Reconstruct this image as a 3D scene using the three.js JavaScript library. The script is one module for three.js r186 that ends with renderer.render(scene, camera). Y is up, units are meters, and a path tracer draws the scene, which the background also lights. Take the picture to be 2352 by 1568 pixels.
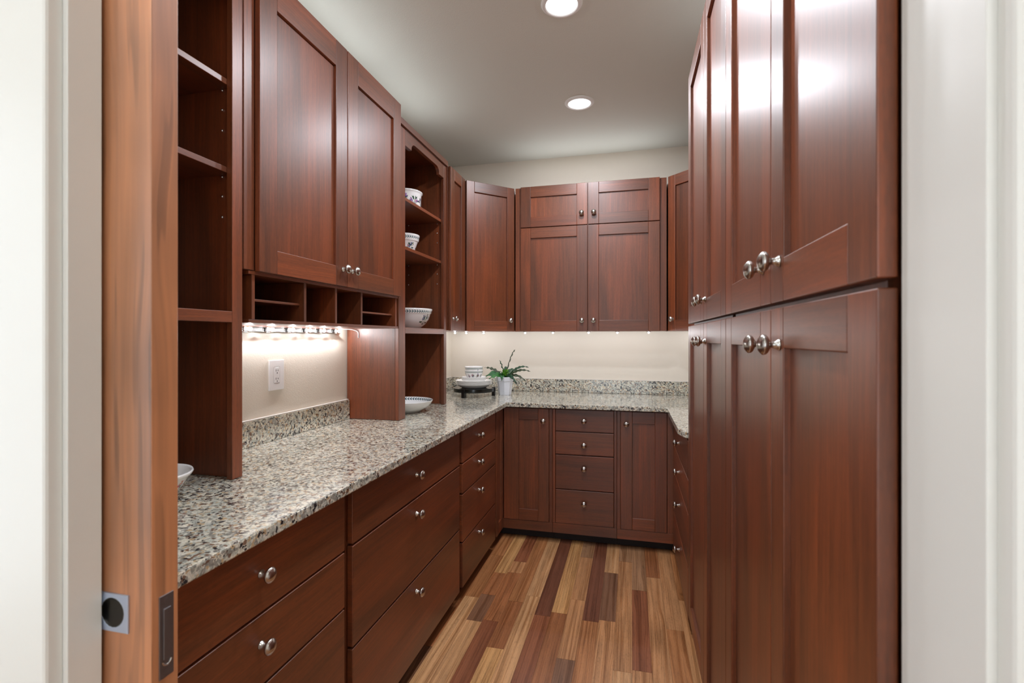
import * as THREE from 'three';
import { RoundedBoxGeometry } from 'three/addons/geometries/RoundedBoxGeometry.js';
import { RectAreaLightUniformsLib } from 'three/addons/lights/RectAreaLightUniformsLib.js';
import { mergeGeometries } from 'three/addons/utils/BufferGeometryUtils.js';

// ------------------------------------------------------------------ camera, sky, exposure
const scene = new THREE.Scene();
const FOCAL = 1110, W = 2352, H = 1568;                       // focal length in pixels of the full frame
const camera = new THREE.PerspectiveCamera(2 * Math.atan(H / 2 / FOCAL) * 180 / Math.PI, W / H, 0.02, 60);
camera.position.set(0, 1.34, 0);
camera.rotation.y = Math.atan(274 / FOCAL);
camera.setViewOffset(W, H, 0, 8.5, W, H);                     // lens shift: verticals stay vertical
camera.focus = 2.4;
camera.userData.fStop = 5.6;
camera.updateProjectionMatrix();
scene.add(camera);

scene.background = new THREE.Color(0.84, 0.92, 1.0);          // bright overcast sky outside the unseen hall windows
scene.backgroundIntensity = 2.9;

const renderer = new THREE.WebGLRenderer({ antialias: true });
renderer.toneMapping = THREE.LinearToneMapping;
renderer.toneMappingExposure = 1.0;
renderer.shadowMap.enabled = true;
RectAreaLightUniformsLib.init();

const CAN_LIGHT = 4.4, HALL_LIGHT = 1.6, PUCK_LIGHT = 0.054, STRIP_LIGHT = 0.076, TOP_FILL = 19;  // the last is the added fill above the cabinets

// ------------------------------------------------------------------ random numbers, noise, textures
let seed = 20251;
const rnd = () => { seed = (seed * 1664525 + 1013904223) >>> 0; return seed / 4294967296; };
const rr = (a, b) => a + (b - a) * rnd();
function hash(x, y, s) { let h = (x * 374761393 + y * 668265263 + s * 974634533) | 0; h = Math.imul(h ^ (h >>> 13), 1274126177); h ^= h >>> 16; return (h >>> 0) / 4294967296; }
function vnoise(x, y, px, py, s) {                            // tileable value noise
  const xi = Math.floor(x), yi = Math.floor(y), fx = x - xi, fy = y - yi;
  const ux = fx * fx * fx * (fx * (fx * 6 - 15) + 10), uy = fy * fy * fy * (fy * (fy * 6 - 15) + 10);
  const m = (a, p) => ((a % p) + p) % p, x0 = m(xi, px), x1 = m(xi + 1, px), y0 = m(yi, py), y1 = m(yi + 1, py);
  const a = hash(x0, y0, s), b = hash(x1, y0, s), c = hash(x0, y1, s), d = hash(x1, y1, s);
  return a + (b - a) * ux + (c - a) * uy + (a - b - c + d) * ux * uy;
}
function fbm(u, v, fx, fy, oct, s) { let t = 0, a = 0.5, n = 0; for (let i = 0; i < oct; i++) { t += a * vnoise(u * fx, v * fy, fx, fy, s + i * 17); n += a; a *= 0.5; fx *= 2; fy *= 2; } return t / n; }
const mix = (a, b, t) => a + (b - a) * t, clamp = (x, a = 0, b = 1) => Math.min(b, Math.max(a, x));
const step = (a, b, x) => { const t = clamp((x - a) / (b - a)); return t * t * (3 - 2 * t); };
function dataTex(w, h, fn, srgb = true) {
  const d = new Uint8Array(w * h * 4);
  for (let y = 0; y < h; y++) for (let x = 0; x < w; x++) { const c = fn(x / w, y / h), i = (y * w + x) * 4; d[i] = clamp(c[0], 0, 255); d[i + 1] = clamp(c[1], 0, 255); d[i + 2] = clamp(c[2], 0, 255); d[i + 3] = 255; }
  const t = new THREE.DataTexture(d, w, h); t.wrapS = t.wrapT = THREE.RepeatWrapping; t.magFilter = THREE.LinearFilter; t.minFilter = THREE.LinearMipmapLinearFilter; t.generateMipmaps = true;
  if (srgb) t.colorSpace = THREE.SRGBColorSpace; t.needsUpdate = true; return t;
}
// stained cherry: fine streaks along v, soft blotches, a few darker figure lines
const WOOD_U = 0.5, WOOD_V = 1.0;
const woodTex = dataTex(512, 1024, (u, v) => {
  const wob = u + 0.03 * (fbm(u, v, 4, 3, 2, 5) - 0.5);
  const fine = fbm(wob, v, 120, 6, 2, 11) - 0.5, mid = fbm(wob, v, 26, 3, 3, 23) - 0.5, blot = fbm(u, v, 6, 2, 3, 37) - 0.5, fleck = vnoise(u * 256, v * 90, 256, 90, 71) - 0.5;
  const l = 1 + 0.24 * fine + 0.20 * mid + 0.26 * blot + 0.12 * fleck, r = 1 + 0.10 * blot;
  return [111 * l * r, 57 * l, 29 * l * (2 - r)];
});
// lighter natural cherry of the pocket door
const cherryTex = dataTex(512, 1024, (u, v) => {
  const wob = u + 0.06 * (fbm(u, v, 3, 3, 2, 105) - 0.5);
  const fine = fbm(wob, v, 90, 5, 2, 111) - 0.5, mid = fbm(wob, v, 14, 2, 3, 123) - 0.5, dark = step(0.62, 0.74, fbm(wob, v, 60, 4, 2, 141)), blot = fbm(u, v, 4, 6, 3, 137) - 0.5;
  const l = 1 + 0.16 * fine + 0.42 * mid + 0.26 * blot - 0.14 * dark;
  return [174 * l, 116 * l, 78 * l];
});
const plankTex = [0, 1, 2, 3].map((k) => dataTex(256, 1024, (u, v) => {
  const warp = [0.10, 0.45, 0.25, 0.06][k] * (fbm(u, v, 2, 2, 2, 205 + k * 31) - 0.5);
  const streak = fbm(u + warp, v, 9, 2, 3, 219 + k * 7) - 0.5, line = step(0.55, 0.75, fbm(u + warp, v, 26, 2, 2, 227 + k * 5)), fine = fbm(u + warp, v, 70, 10, 2, 233 + k) - 0.5, blot = fbm(u, v, 3, 5, 3, 251 + k) - 0.5, pore = step(0.66, 0.8, vnoise((u + warp) * 90, v * 70, 90, 70, 263 + k));
  const l = 0.90 + [0.36, 0.46, 0.3, 0.2][k] * streak - 0.10 * line + 0.14 * fine + 0.22 * blot - 0.08 * pore;
  const q = Math.max(0, -streak) + 0.25 * line; return [255 * l, 253 * l * (1 - 0.16 * q), 248 * l * (1 - 0.34 * q)];
}));
// speckled granite, 0.7 m square
function cells(u, v, f, s) {
  const x = u * f, y = v * f, xi = Math.floor(x), yi = Math.floor(y); let best = 9, id = 0;
  for (let j = -1; j <= 1; j++) for (let i = -1; i <= 1; i++) { const cx = ((xi + i) % f + f) % f, cy = ((yi + j) % f + f) % f; const dx = xi + i + hash(cx, cy, s) - x, dy = yi + j + hash(cx, cy, s + 1) - y, d = dx * dx + dy * dy; if (d < best) { best = d; id = hash(cx, cy, s + 2); } }
  return id;
}
const GRANITE = 0.7;
const graniteTex = dataTex(1024, 1024, (u, v) => {
  const wu = u + 0.012 * (fbm(u, v, 40, 40, 2, 301) - 0.5), wv = v + 0.012 * (fbm(u, v, 40, 40, 2, 311) - 0.5);
  const lerp3 = (p, q, t) => [mix(p[0], q[0], t), mix(p[1], q[1], t), mix(p[2], q[2], t)];
  const patch = fbm(u, v, 10, 10, 3, 341) - 0.5, id = cells(wu, wv, 110, 321);
  let c = lerp3([222, 217, 196], [186, 190, 178], step(0.36, 0.64, fbm(wu, wv, 46, 46, 3, 351)));
  if (id > 0.72) c = lerp3(c, [228, 224, 210], 0.7); else if (id < 0.14) c = lerp3(c, [150, 150, 140], 0.8); else if (id < 0.24) c = lerp3(c, [196, 164, 122], 0.75);
  c = lerp3(c, [132, 130, 122], 0.7 * step(0.61, 0.68, fbm(wu, wv, 74, 74, 3, 361) + 0.10 * patch));
  c = lerp3(c, [108, 74, 56], 0.75 * step(0.695, 0.74, fbm(wu, wv, 66, 66, 3, 371) - 0.14 * patch));
  c = lerp3(c, [36, 36, 40], 0.9 * step(0.645, 0.70, fbm(wu, wv, 84, 84, 4, 381) + 0.16 * patch));
  const g = 1 + 0.16 * (vnoise(u * 340, v * 340, 340, 340, 391) - 0.5);
  return [c[0] * g, c[1] * g, c[2] * g];
});
const peelTex = dataTex(512, 512, (u, v) => { const l = 255 * (0.6 * fbm(u, v, 64, 64, 2, 401) + 0.4 * vnoise(u * 128, v * 128, 128, 128, 411)); return [l, l, l]; }, false);

// ------------------------------------------------------------------ materials
const M = {};
const phys = (o) => new THREE.MeshPhysicalMaterial(o), std = (o) => new THREE.MeshStandardMaterial(o);
M.wood = [[1, 1, 1], [0.86, 0.84, 0.84], [1.1, 1.1, 1.08]].map((c) => phys({ map: woodTex, color: new THREE.Color().setRGB(...c), roughness: 0.42, clearcoat: 0.52, clearcoatRoughness: 0.34, bumpMap: woodTex, bumpScale: 0.00012 }));
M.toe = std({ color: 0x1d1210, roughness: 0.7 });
M.cherry = phys({ map: cherryTex, roughness: 0.45, clearcoat: 1, clearcoatRoughness: 0.36 });
M.granite = phys({ map: graniteTex, roughness: 0.14, clearcoat: 0.5, clearcoatRoughness: 0.05 });
const peel = (rx) => { const t = peelTex.clone(); t.repeat.set(rx, rx); t.needsUpdate = true; return t; };
M.wall = std({ color: 0xe8e1d3, roughness: 0.75, bumpMap: peel(4), bumpScale: 0.00035 });
M.ceiling = std({ color: 0xdee1d9, roughness: 0.85, bumpMap: peel(3), bumpScale: 0.0005 });
M.hallwall = std({ color: 0xe9e6de, roughness: 0.8 });
M.trim = std({ color: 0xe6e4dd, roughness: 0.35 });
M.subfloor = std({ color: 0x9a6a45, roughness: 0.45 });
M.nickel = phys({ color: 0xc4c0ba, metalness: 1, roughness: 0.24 });
M.steel = phys({ color: 0xc9d5e8, metalness: 1, roughness: 0.6 });  // blue-white tint stands in for window light reflected in the flush pull
M.pewter = phys({ color: 0x8b8686, metalness: 1, roughness: 0.5 });
M.chrome = phys({ color: 0xe2e4e6, metalness: 1, roughness: 0.12 });
M.porcelain = phys({ color: 0xf1f1ee, roughness: 0.14, clearcoat: 0.6, clearcoatRoughness: 0.05 });
M.plastic = std({ color: 0xeeeeee, roughness: 0.35 });
M.slot = std({ color: 0x151515, roughness: 0.8 });
M.caulk = std({ color: 0xf0eee8, roughness: 0.6 });
M.black = phys({ color: 0x090909, roughness: 0.25 });
M.smoke = phys({ color: 0x0c100d, roughness: 0.16 });
M.pot = phys({ color: 0xdfe3ea, roughness: 0.28 });
M.soil = std({ color: 0x1c130d, roughness: 1 });
M.leaf = [0x1f5a2a, 0x163f22, 0x2f6e2c, 0x66a032, 0x333f25].map((c) => phys({ color: c, roughness: 0.55, side: THREE.DoubleSide }));
M.glow = std({ color: 0xffffff, emissive: 0xfafcff, emissiveIntensity: 3.0 });
M.bulb = std({ color: 0xffffff, emissive: 0xfffaf2, emissiveIntensity: 12 });
M.whitemetal = std({ color: 0xf2f2f0, roughness: 0.4 });

// ------------------------------------------------------------------ helpers
const used = {};
function numbered(n) { used[n] = (used[n] || 0) + 1; return used[n] === 1 ? n : `${n}_${String(used[n] - 1).padStart(3, '0')}`; }
const originOf = new WeakMap();                                // world origin of each object built here (none is turned or scaled)
function thing(name, label, category, base, group) {
  const o = new THREE.Group(); o.name = numbered(name); o.position.set(...base); o.userData = { label, category };
  if (group) o.userData.group = group;
  originOf.set(o, o.position.clone()); scene.add(o); return o;
}
// geometry comes in world coordinates; the mesh gets its own origin at the middle of its box
function mesh(name, geo, mat, parent = scene, label) {
  geo.computeBoundingBox(); const c = geo.boundingBox.getCenter(new THREE.Vector3()); geo.translate(-c.x, -c.y, -c.z);
  const m = new THREE.Mesh(geo, mat); m.name = parent === scene ? numbered(name) : name; m.castShadow = m.receiveShadow = true;
  const po = parent === scene ? new THREE.Vector3() : originOf.get(parent); m.position.copy(c).sub(po); originOf.set(m, c.clone());
  if (label) m.userData.label = label;
  parent.add(m); return m;
}
const struct = (name, geo, mat) => { const m = mesh(name, geo, mat); m.userData.kind = 'structure'; return m; };
const ID = new THREE.Matrix4();
// frame whose axes are (along the face, up, out of the face)
function frame(origin, out) { const w = new THREE.Vector3(...out).normalize(), v = new THREE.Vector3(0, 1, 0), u = v.clone().cross(w); return new THREE.Matrix4().makeBasis(u, v, w).setPosition(...origin); }
function woodUV(g, grain, su = WOOD_U, sv = WOOD_V) {
  const p = g.attributes.position, n = g.attributes.normal, uv = new Float32Array(p.count * 2), ou = rnd() * 7, ov = rnd() * 7;
  for (let i = 0; i < p.count; i += 3) {
    let nx = 0, ny = 0, nz = 0; for (let k = 0; k < 3; k++) { nx += n.getX(i + k); ny += n.getY(i + k); nz += n.getZ(i + k); }
    const ax = [Math.abs(nx), Math.abs(ny), Math.abs(nz)], d = ax[0] > ax[1] ? (ax[0] > ax[2] ? 0 : 2) : (ax[1] > ax[2] ? 1 : 2);
    const others = [0, 1, 2].filter((a) => a !== d); let va = others.includes(grain) ? grain : others[1], ua = others.find((a) => a !== va);
    for (let k = 0; k < 3; k++) { const c = [p.getX(i + k), p.getY(i + k), p.getZ(i + k)]; uv[(i + k) * 2] = c[ua] / su + ou; uv[(i + k) * 2 + 1] = c[va] / sv + ov; }
  }
  g.setAttribute('uv', new THREE.BufferAttribute(uv, 2)); return g;
}
// box from corner to corner in a frame, edges rounded by r, grain along axis 0, 1 or 2
function bx(M4, u0, u1, v0, v1, w0, w1, grain = 1, r = 0.0015, su, sv) {
  const a = Math.abs(u1 - u0), b = Math.abs(v1 - v0), c = Math.abs(w1 - w0);
  let g = r > 0 ? new RoundedBoxGeometry(a, b, c, 1, Math.min(r, a / 2.1, b / 2.1, c / 2.1)) : new THREE.BoxGeometry(a, b, c).toNonIndexed();
  if (g.index) g = g.toNonIndexed();
  g.translate((u0 + u1) / 2, (v0 + v1) / 2, (w0 + w1) / 2); g.clearGroups(); woodUV(g, grain, su, sv);
  return g.applyMatrix4(M4);
}
const box = (x0, x1, y0, y1, z0, z1, grain = 1, r = 0.0015, su, sv) => bx(ID, x0, x1, y0, y1, z0, z1, grain, r, su, sv);
function plain(g) { if (g.index) g = g.toNonIndexed(); return g; }
function extrude(shape, depth, bevel = 0, M4 = ID, su = 1, sv = 1, grain = 1) {
  let g = new THREE.ExtrudeGeometry(shape, { depth: depth - 2 * bevel, bevelEnabled: bevel > 0, bevelSize: bevel, bevelThickness: bevel, bevelOffset: -bevel, bevelSegments: 2, curveSegments: 10 });
  g.translate(0, 0, bevel); g = plain(g); g.clearGroups(); woodUV(g, grain, su, sv); return g.applyMatrix4(M4);
}
const poly = (pts) => { const s = new THREE.Shape(); pts.forEach(([x, y], i) => (i ? s.lineTo(x, y) : s.moveTo(x, y))); s.closePath(); return s; };
const lathe = (pts, seg = 40) => new THREE.LatheGeometry(pts.map(([r, y]) => new THREE.Vector2(r, y)), seg);
const wood = () => M.wood[Math.floor(rnd() * 3)];

// ------------------------------------------------------------------ the shell
const XL = -1.458, XR = 0.877, ZB = -3.792, YC = 2.762, ZD0 = -0.45, ZD1 = -0.572;   // pantry walls, ceiling, the wall with the pocket door
struct('wall_left', box(XL - 0.12, XL, 0, YC, ZB - 0.12, ZD1, 1, 0, 1, 1), M.wall);
struct('wall_back', box(XL, XR, 0, YC, ZB - 0.12, ZB, 1, 0, 1, 1), M.wall);
struct('wall_right', box(XR, XR + 0.12, 0, YC, ZB - 0.12, ZD1, 1, 0, 1, 1), M.wall);
struct('ceiling', box(-2.42, 1.72, YC, YC + 0.12, ZB - 0.12, 2.62, 1, 0, 1, 1), M.ceiling);
// wall with the doorway: hollow where the pocket door slides
const JL = -0.68, JR = 0.2665, HEAD = 2.44;  // doorway head is out of view, set high to let hall light through
struct('wall_front', mergeGeometries([
  box(-2.3, JL - 0.018, 0, YC, -0.487, ZD0, 1, 0, 1, 1), box(-2.3, JL - 0.018, 0, YC, ZD1, -0.543, 1, 0, 1, 1), box(-2.3, -1.62, 0, YC, -0.543, -0.487, 1, 0, 1, 1),
  box(JR + 0.018, 1.6, 0, YC, ZD1, ZD0, 1, 0, 1, 1), box(JL - 0.018, JR + 0.018, HEAD + 0.018, YC, ZD1, ZD0, 1, 0, 1, 1)]), M.hallwall);
struct('trim_1', mergeGeometries([box(JL - 0.018, JL, 0, HEAD, -0.491, ZD0 - 0.0005, 1, 0.0012), box(JL - 0.018, JL, 0, HEAD, ZD1, -0.539, 1, 0.003)]), M.trim);            // split jamb
struct('trim_2', box(JR, JR + 0.018, 0, HEAD, ZD1, ZD0 - 0.0005, 1, 0.0012), M.trim);
struct('trim_3', box(JL - 0.018, JR + 0.018, HEAD, HEAD + 0.018, ZD1, ZD0, 0, 0.002), M.trim);
function casing(x, dir, name) {                                // moulded casing on the hall face: bead, flat, step, back band
  const w = 0.095, pts = [[0, 0], [0, 0.0145], [0.0012, 0.0172], [0.004, 0.0185], [0.040, 0.0195], [0.086, 0.0205], [0.092, 0.0185], [w, 0.014], [w, 0]];
  const s = poly(pts.map(([a, b]) => [dir * a, -b]));         // x, -z
  struct(name, extrude(s, HEAD + 0.1, 0, new THREE.Matrix4().makeRotationX(-Math.PI / 2).setPosition(x, 0, ZD0)), M.trim);
}
casing(JL - 0.008, -1, 'trim_4'); casing(JR + 0.007, 1, 'trim_5');
struct('trim_6', box(JL - 0.1, JR + 0.1, HEAD + 0.005, HEAD + 0.1, ZD0, ZD0 + 0.02, 0, 0.004), M.trim);
// hall behind the camera; its unseen windows are placed to light the doorway
struct('wall_hall_left', mergeGeometries([box(-2.42, -2.3, 0, 0.25, ZD0, 2.62, 1, 0, 1, 1), box(-2.42, -2.3, 2.3, YC, ZD0, 2.62, 1, 0, 1, 1), box(-2.42, -2.3, 0.25, 2.3, ZD0, -0.05, 1, 0, 1, 1), box(-2.42, -2.3, 0.25, 2.3, 1.95, 2.62, 1, 0, 1, 1)]), M.hallwall);
struct('wall_hall_right', box(1.6, 1.72, 0, YC, ZD1, 2.62, 1, 0, 1, 1), M.hallwall);
struct('wall_hall_back', mergeGeometries([box(-2.3, 1.6, 0, 0.25, 2.5, 2.62, 1, 0, 1, 1), box(-2.3, 1.6, 2.3, YC, 2.5, 2.62, 1, 0, 1, 1), box(-2.3, -1.3, 0.25, 2.3, 2.5, 2.62, 1, 0, 1, 1), box(1.1, 1.6, 0.25, 2.3, 2.5, 2.62, 1, 0, 1, 1)]), M.hallwall);
const win = new THREE.Group(); win.name = 'unseen_window_1'; win.userData.kind = 'structure'; win.position.set(-2.36, 0.25, 0.95); originOf.set(win, win.position.clone()); scene.add(win);  // unseen side window, placed for the sheen on the door and bright jamb
for (const [a, b, c, d] of [[-0.05, 0.01, 0.25, 2.3], [1.89, 1.95, 0.25, 2.3], [0.01, 1.89, 0.25, 0.31], [0.01, 1.89, 2.24, 2.3], [0.92, 0.98, 0.31, 2.24]]) mesh('window_frame', box(-2.39, -2.33, c, d, a, b, 1, 0.003), M.trim, win);
const pane = phys({ color: 0xffffff, roughness: 0, transmission: 1, thickness: 0, ior: 1.5 });
for (const [a, b] of [[0.01, 0.92], [0.98, 1.89]]) mesh('pane', box(-2.362, -2.358, 0.31, 2.24, a, b, 1, 0), pane, win);

const win2 = new THREE.Group(); win2.name = 'unseen_window_2'; win2.userData.kind = 'structure'; win2.position.set(-0.1, 0.25, 2.56); originOf.set(win2, win2.position.clone()); scene.add(win2);  // unseen rear window, placed to brighten the faces turned to the hall
for (const [a, b, c, d] of [[-1.3, -1.24, 0.25, 2.3], [1.04, 1.1, 0.25, 2.3], [-1.24, 1.04, 0.25, 0.31], [-1.24, 1.04, 2.24, 2.3], [-0.13, -0.07, 0.31, 2.24]]) mesh('window_frame', box(a, b, c, d, 2.53, 2.59, 1, 0.003), M.trim, win2);
for (const [a, b] of [[-1.24, -0.13], [-0.07, 1.04]]) mesh('pane', box(a, b, 0.31, 2.24, 2.558, 2.562, 1, 0), pane, win2);

// ------------------------------------------------------------------ the plank floor
const floor = new THREE.Group(); floor.name = 'floor'; floor.userData.kind = 'structure'; originOf.set(floor, new THREE.Vector3()); scene.add(floor);
mesh('subfloor', box(-2.42, 1.72, -0.12, -0.0035, ZB - 0.12, 2.62, 2, 0), M.subfloor, floor);
const PC = [0xdba878, 0xcf9768, 0xbf8355, 0xad7149, 0x9c6143, 0x80503b, 0xb38865, 0xdaa66e, 0x8d654c];
const plankMat = {};
function plankM(ci, k) { return plankMat[ci + '_' + k] ||= phys({ map: plankTex[k], color: PC[ci], roughness: 0.30, clearcoat: 0.25, clearcoatRoughness: 0.2 }); }
const PITCH = 0.0766, X0 = -0.226;
// for each row: joint positions and colours from the back towards the door, as the photograph shows them
const ROWS = {
  '-8': [[], [3]], '-7': [[-2.87, -2.38], [2, 2, 0]], '-6': [[-2.66, -2.42, -2.18], [7, 3, 8, 0]], '-5': [[-2.82, -2.68, -2.2], [4, 1, 3, 4]], '-4': [[-2.39, -2.01], [2, 3, 7]], '-3': [[-2.46], [0, 0]], '-2': [[-2.3, -1.2], [5, 4, 3]],
  '-1': [[-2.34], [7, 3]], 0: [[-2.97, -2.48, -2.01], [6, 1, 1, 8]], 1: [[], [5]], 2: [[-2.81, -2.33], [0, 8, 1]], 3: [[-2.97, -1.99], [6, 1, 0]], 4: [[-2.65, -2.01], [6, 4, 1]], 5: [[-2.81], [3, 1]], 6: [[-2.33], [1, 2]], 7: [[-2.6], [2, 1]], 8: [[], [2]],
};
for (let k = -8; k <= 8; k++) {
  const [joints, cols] = ROWS[k], off = k === 0 || k === 1 ? 0 : 0; const x0 = X0 + (k - 1) * PITCH + off;
  const zs = [-3.21, ...joints]; let c = cols.slice(), z = zs[zs.length - 1];
  while (z < -0.58) { let nz = z + (zs.length === joints.length + 1 ? rr(0.9, 1.3) : rr(0.4, 1.0)); if (-0.58 - nz < 0.25) nz = -0.573; zs.push(nz); z = nz; }
  for (let i = 0; i + 1 < zs.length; i++) {
    const ci = c[i] ?? Math.floor(rnd() * 9), dy = rr(0, 0.0004);
    mesh('plank', box(x0 + 0.0003, x0 + PITCH - 0.0003, -0.0035, dy, zs[i] + 0.0004, zs[i + 1] - 0.0004, 2, 0, 0.0766 * rr(0.9, 1.6), rr(0.7, 1.3)), plankM(ci, Math.floor(rnd() * 4)), floor);
  }
}

// ------------------------------------------------------------------ cabinet parts
const KNOB = lathe([[0, 0], [0.0102, 0], [0.0102, 0.0015], [0.0088, 0.0035], [0.0060, 0.0080], [0.0054, 0.0120], [0.0062, 0.0145], [0.0100, 0.0165], [0.0145, 0.0190], [0.0172, 0.0220], [0.0180, 0.0250], [0.0176, 0.0272], [0.0166, 0.0284], [0.0160, 0.0284], [0.0152, 0.0302], [0.0144, 0.0301], [0.0118, 0.0328], [0.0070, 0.0350], [0, 0.0362]], 36);
KNOB.rotateX(Math.PI / 2);                                     // axis along +w
function knob(F, u, v, w, parent) { mesh('knob', KNOB.clone().applyMatrix4(F.clone().multiply(new THREE.Matrix4().makeTranslation(u, v, w))), M.nickel, parent, 'round brushed nickel knob'); }
// shaker door: the recessed panel carries two stiles, two rails and the knob; corner (u0, v0), front face at w = 0
function door(F, u0, u1, v0, v1, parent, { st = 0.072, stl = st, rt = 0.075, rb = 0.075, k } = {}) {
  const T = 0.02, e = 0.0024;
  const d = mesh('door', bx(F, u0 + stl - 0.006, u1 - st + 0.006, v0 + rb - 0.006, v1 - rt + 0.006, -T + 0.001, -0.0115, 1, 0), wood(), parent);
  mesh('stile', bx(F, u0, u0 + stl, v0, v1, -T, 0, 1, e), wood(), d); mesh('stile', bx(F, u1 - st, u1, v0, v1, -T, 0, 1, e), wood(), d);
  mesh('rail', bx(F, u0 + stl, u1 - st, v1 - rt, v1, -T, 0, 0, e), wood(), d); mesh('rail', bx(F, u0 + stl, u1 - st, v0, v0 + rb, -T, 0, 0, e), wood(), d);
  if (k) knob(F, k[0], k[1], 0, d);
  return d;
}
function drawer(F, u0, u1, v0, v1, parent, k) {
  const d = mesh('drawer', bx(F, u0, u1, v0, v1, -0.02, 0, 0, 0.0028), wood(), parent);
  if (k) knob(F, k[0], k[1], 0, d);
  return d;
}
const FL = (x) => frame([x, 0, 0], [1, 0, 0]);                 // u = -z
const FB = (z) => frame([0, 0, z], [0, 0, 1]);                 // u = x
const FR = (x) => frame([x, 0, 0], [-1, 0, 0]);                // u = z

// ------------------------------------------------------------------ base cabinets
const BX = -0.833, BZ = -3.135, RX = 0.248, YB = 0.066, YT = 0.878;
function leftBase(label, z0, z1, rows, group, uk) {            // z0 nearer than z1
  const t = thing('base_cabinet', label, 'cabinet', [(XL + BX) / 2, 0, (z0 + z1) / 2], group), F = FL(BX);
  mesh('carcass', box(XL + 0.004, BX - 0.0215, YB, YT + 0.004, z1 + 0.011, z0 - 0.011, 1, 0.001), M.wood[1], t);
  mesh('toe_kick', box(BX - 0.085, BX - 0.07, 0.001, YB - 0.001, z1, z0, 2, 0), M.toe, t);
  for (const [a, b, kv] of rows) drawer(F, -z0 + 0.02, -z1 - 0.02, a, b, t, [uk, kv]);
  return t;
}
leftBase('wide cherry drawer base under the granite counter, closest to the pocket door', -0.583, -1.305, [[0.071, 0.297, 0.254], [0.303, 0.527, 0.48], [0.533, 0.697, 0.628], [0.703, 0.874, 0.793]], null, 0.948);
leftBase('widest cherry drawer base, middle of the long counter run, with two deep drawers', -1.307, -2.303, [[0.068, 0.379, 0.328], [0.386, 0.697, 0.638], [0.704, 0.874, 0.794]], null, 1.782);
leftBase('narrow cherry base of four drawers at the end of the long counter run', -2.305, -2.957, [[0.068, 0.294, 0.252], [0.300, 0.541, 0.488], [0.547, 0.697, 0.645], [0.703, 0.874, 0.795]], null, 2.59);
{ // inside corner unit with a two-leaf door
  const t = thing('corner_base_cabinet', 'cherry corner base with a folding two-leaf panel door, under the plant and plates', 'cabinet', [-1.1, 0, -3.4]);
  const s = poly([[XL + 0.004, -ZB - 0.004], [XL + 0.004, 2.959], [BX - 0.0215, 2.959], [BX - 0.0215, -BZ + 0.0215], [-0.502, -BZ + 0.0215], [-0.502, -ZB - 0.004]].map(([x, z]) => [x, -z]).map(([x, y]) => [x, -y]));
  mesh('carcass', extrude(s, YT + 0.004 - YB, 0, new THREE.Matrix4().makeRotationX(Math.PI / 2).multiply(new THREE.Matrix4().makeScale(1, -1, 1)).setPosition(0, YT + 0.004, 0), WOOD_U, WOOD_V), M.wood[1], t);
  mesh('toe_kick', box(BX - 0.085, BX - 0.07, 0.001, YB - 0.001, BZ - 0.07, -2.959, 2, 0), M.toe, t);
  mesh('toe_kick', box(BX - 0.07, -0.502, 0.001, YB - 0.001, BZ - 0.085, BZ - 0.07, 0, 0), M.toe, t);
  door(FL(BX), 2.966, 3.132, 0.068, 0.874, t, { st: 0.05 });
  door(FB(BZ), -0.831, -0.525, 0.130, 0.874, t, { stl: 0.103, k: [-0.560, 0.795] });
  mesh('bottom_rail', bx(FB(BZ - 0.002), BX - 0.018, -0.502, YB, 0.128, -0.02, 0, 0, 0.001), wood(), t);
  mesh('frame_stile', bx(FB(BZ - 0.002), -0.523, -0.502, 0.129, 0.874, -0.02, 0, 1, 0.001), wood(), t);
}
{ // back run: four drawers
  const t = thing('base_cabinet', 'cherry base of four stacked drawers against the far wall, between two panel doors', 'cabinet', [-0.29, 0, -3.4]), F = FB(BZ);
  mesh('carcass', box(-0.500, -0.090, YB, YT + 0.004, ZB + 0.004, BZ - 0.0235, 1, 0.001), M.wood[1], t);
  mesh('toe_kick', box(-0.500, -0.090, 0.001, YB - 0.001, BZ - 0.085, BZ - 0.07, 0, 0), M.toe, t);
  for (const [a, b, kv] of [[0.133, 0.352, 0.273], [0.357, 0.577, 0.498], [0.583, 0.728, 0.649], [0.734, 0.874, 0.804]]) drawer(F, -0.481, -0.108, a, b, t, [-0.295, kv]);
  mesh('bottom_rail', bx(FB(BZ - 0.002), -0.500, -0.090, YB, 0.131, -0.02, 0, 0, 0.001), wood(), t);
  mesh('frame_stile', bx(FB(BZ - 0.002), -0.500, -0.483, 0.132, 0.874, -0.02, 0, 1, 0.001), wood(), t); mesh('frame_stile', bx(FB(BZ - 0.002), -0.106, -0.090, 0.132, 0.874, -0.02, 0, 1, 0.001), wood(), t);
}
{ // the other inside corner
  const t = thing('corner_base_cabinet', 'cherry corner base with a single panel door, beside the short counter leg', 'cabinet', [0.4, 0, -3.4]);
  mesh('carcass', box(-0.088, XR - 0.004, YB, YT + 0.004, ZB + 0.004, BZ - 0.0235, 1, 0.001), M.wood[1], t);
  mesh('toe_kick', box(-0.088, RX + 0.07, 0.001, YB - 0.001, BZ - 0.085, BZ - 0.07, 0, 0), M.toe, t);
  door(FB(BZ), -0.066, 0.215, 0.130, 0.874, t, { k: [-0.030, 0.797] });
  mesh('bottom_rail', bx(FB(BZ - 0.002), -0.088, RX + 0.02, YB, 0.128, -0.02, 0, 0, 0.001), wood(), t);
  mesh('frame_stile', bx(FB(BZ - 0.002), -0.088, -0.068, 0.129, 0.874, -0.02, 0, 1, 0.001), wood(), t);
  mesh('frame_stile', bx(FB(BZ - 0.002), 0.217, RX + 0.02, 0.129, 0.874, -0.02, 0, 1, 0.001), wood(), t);
}
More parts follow.
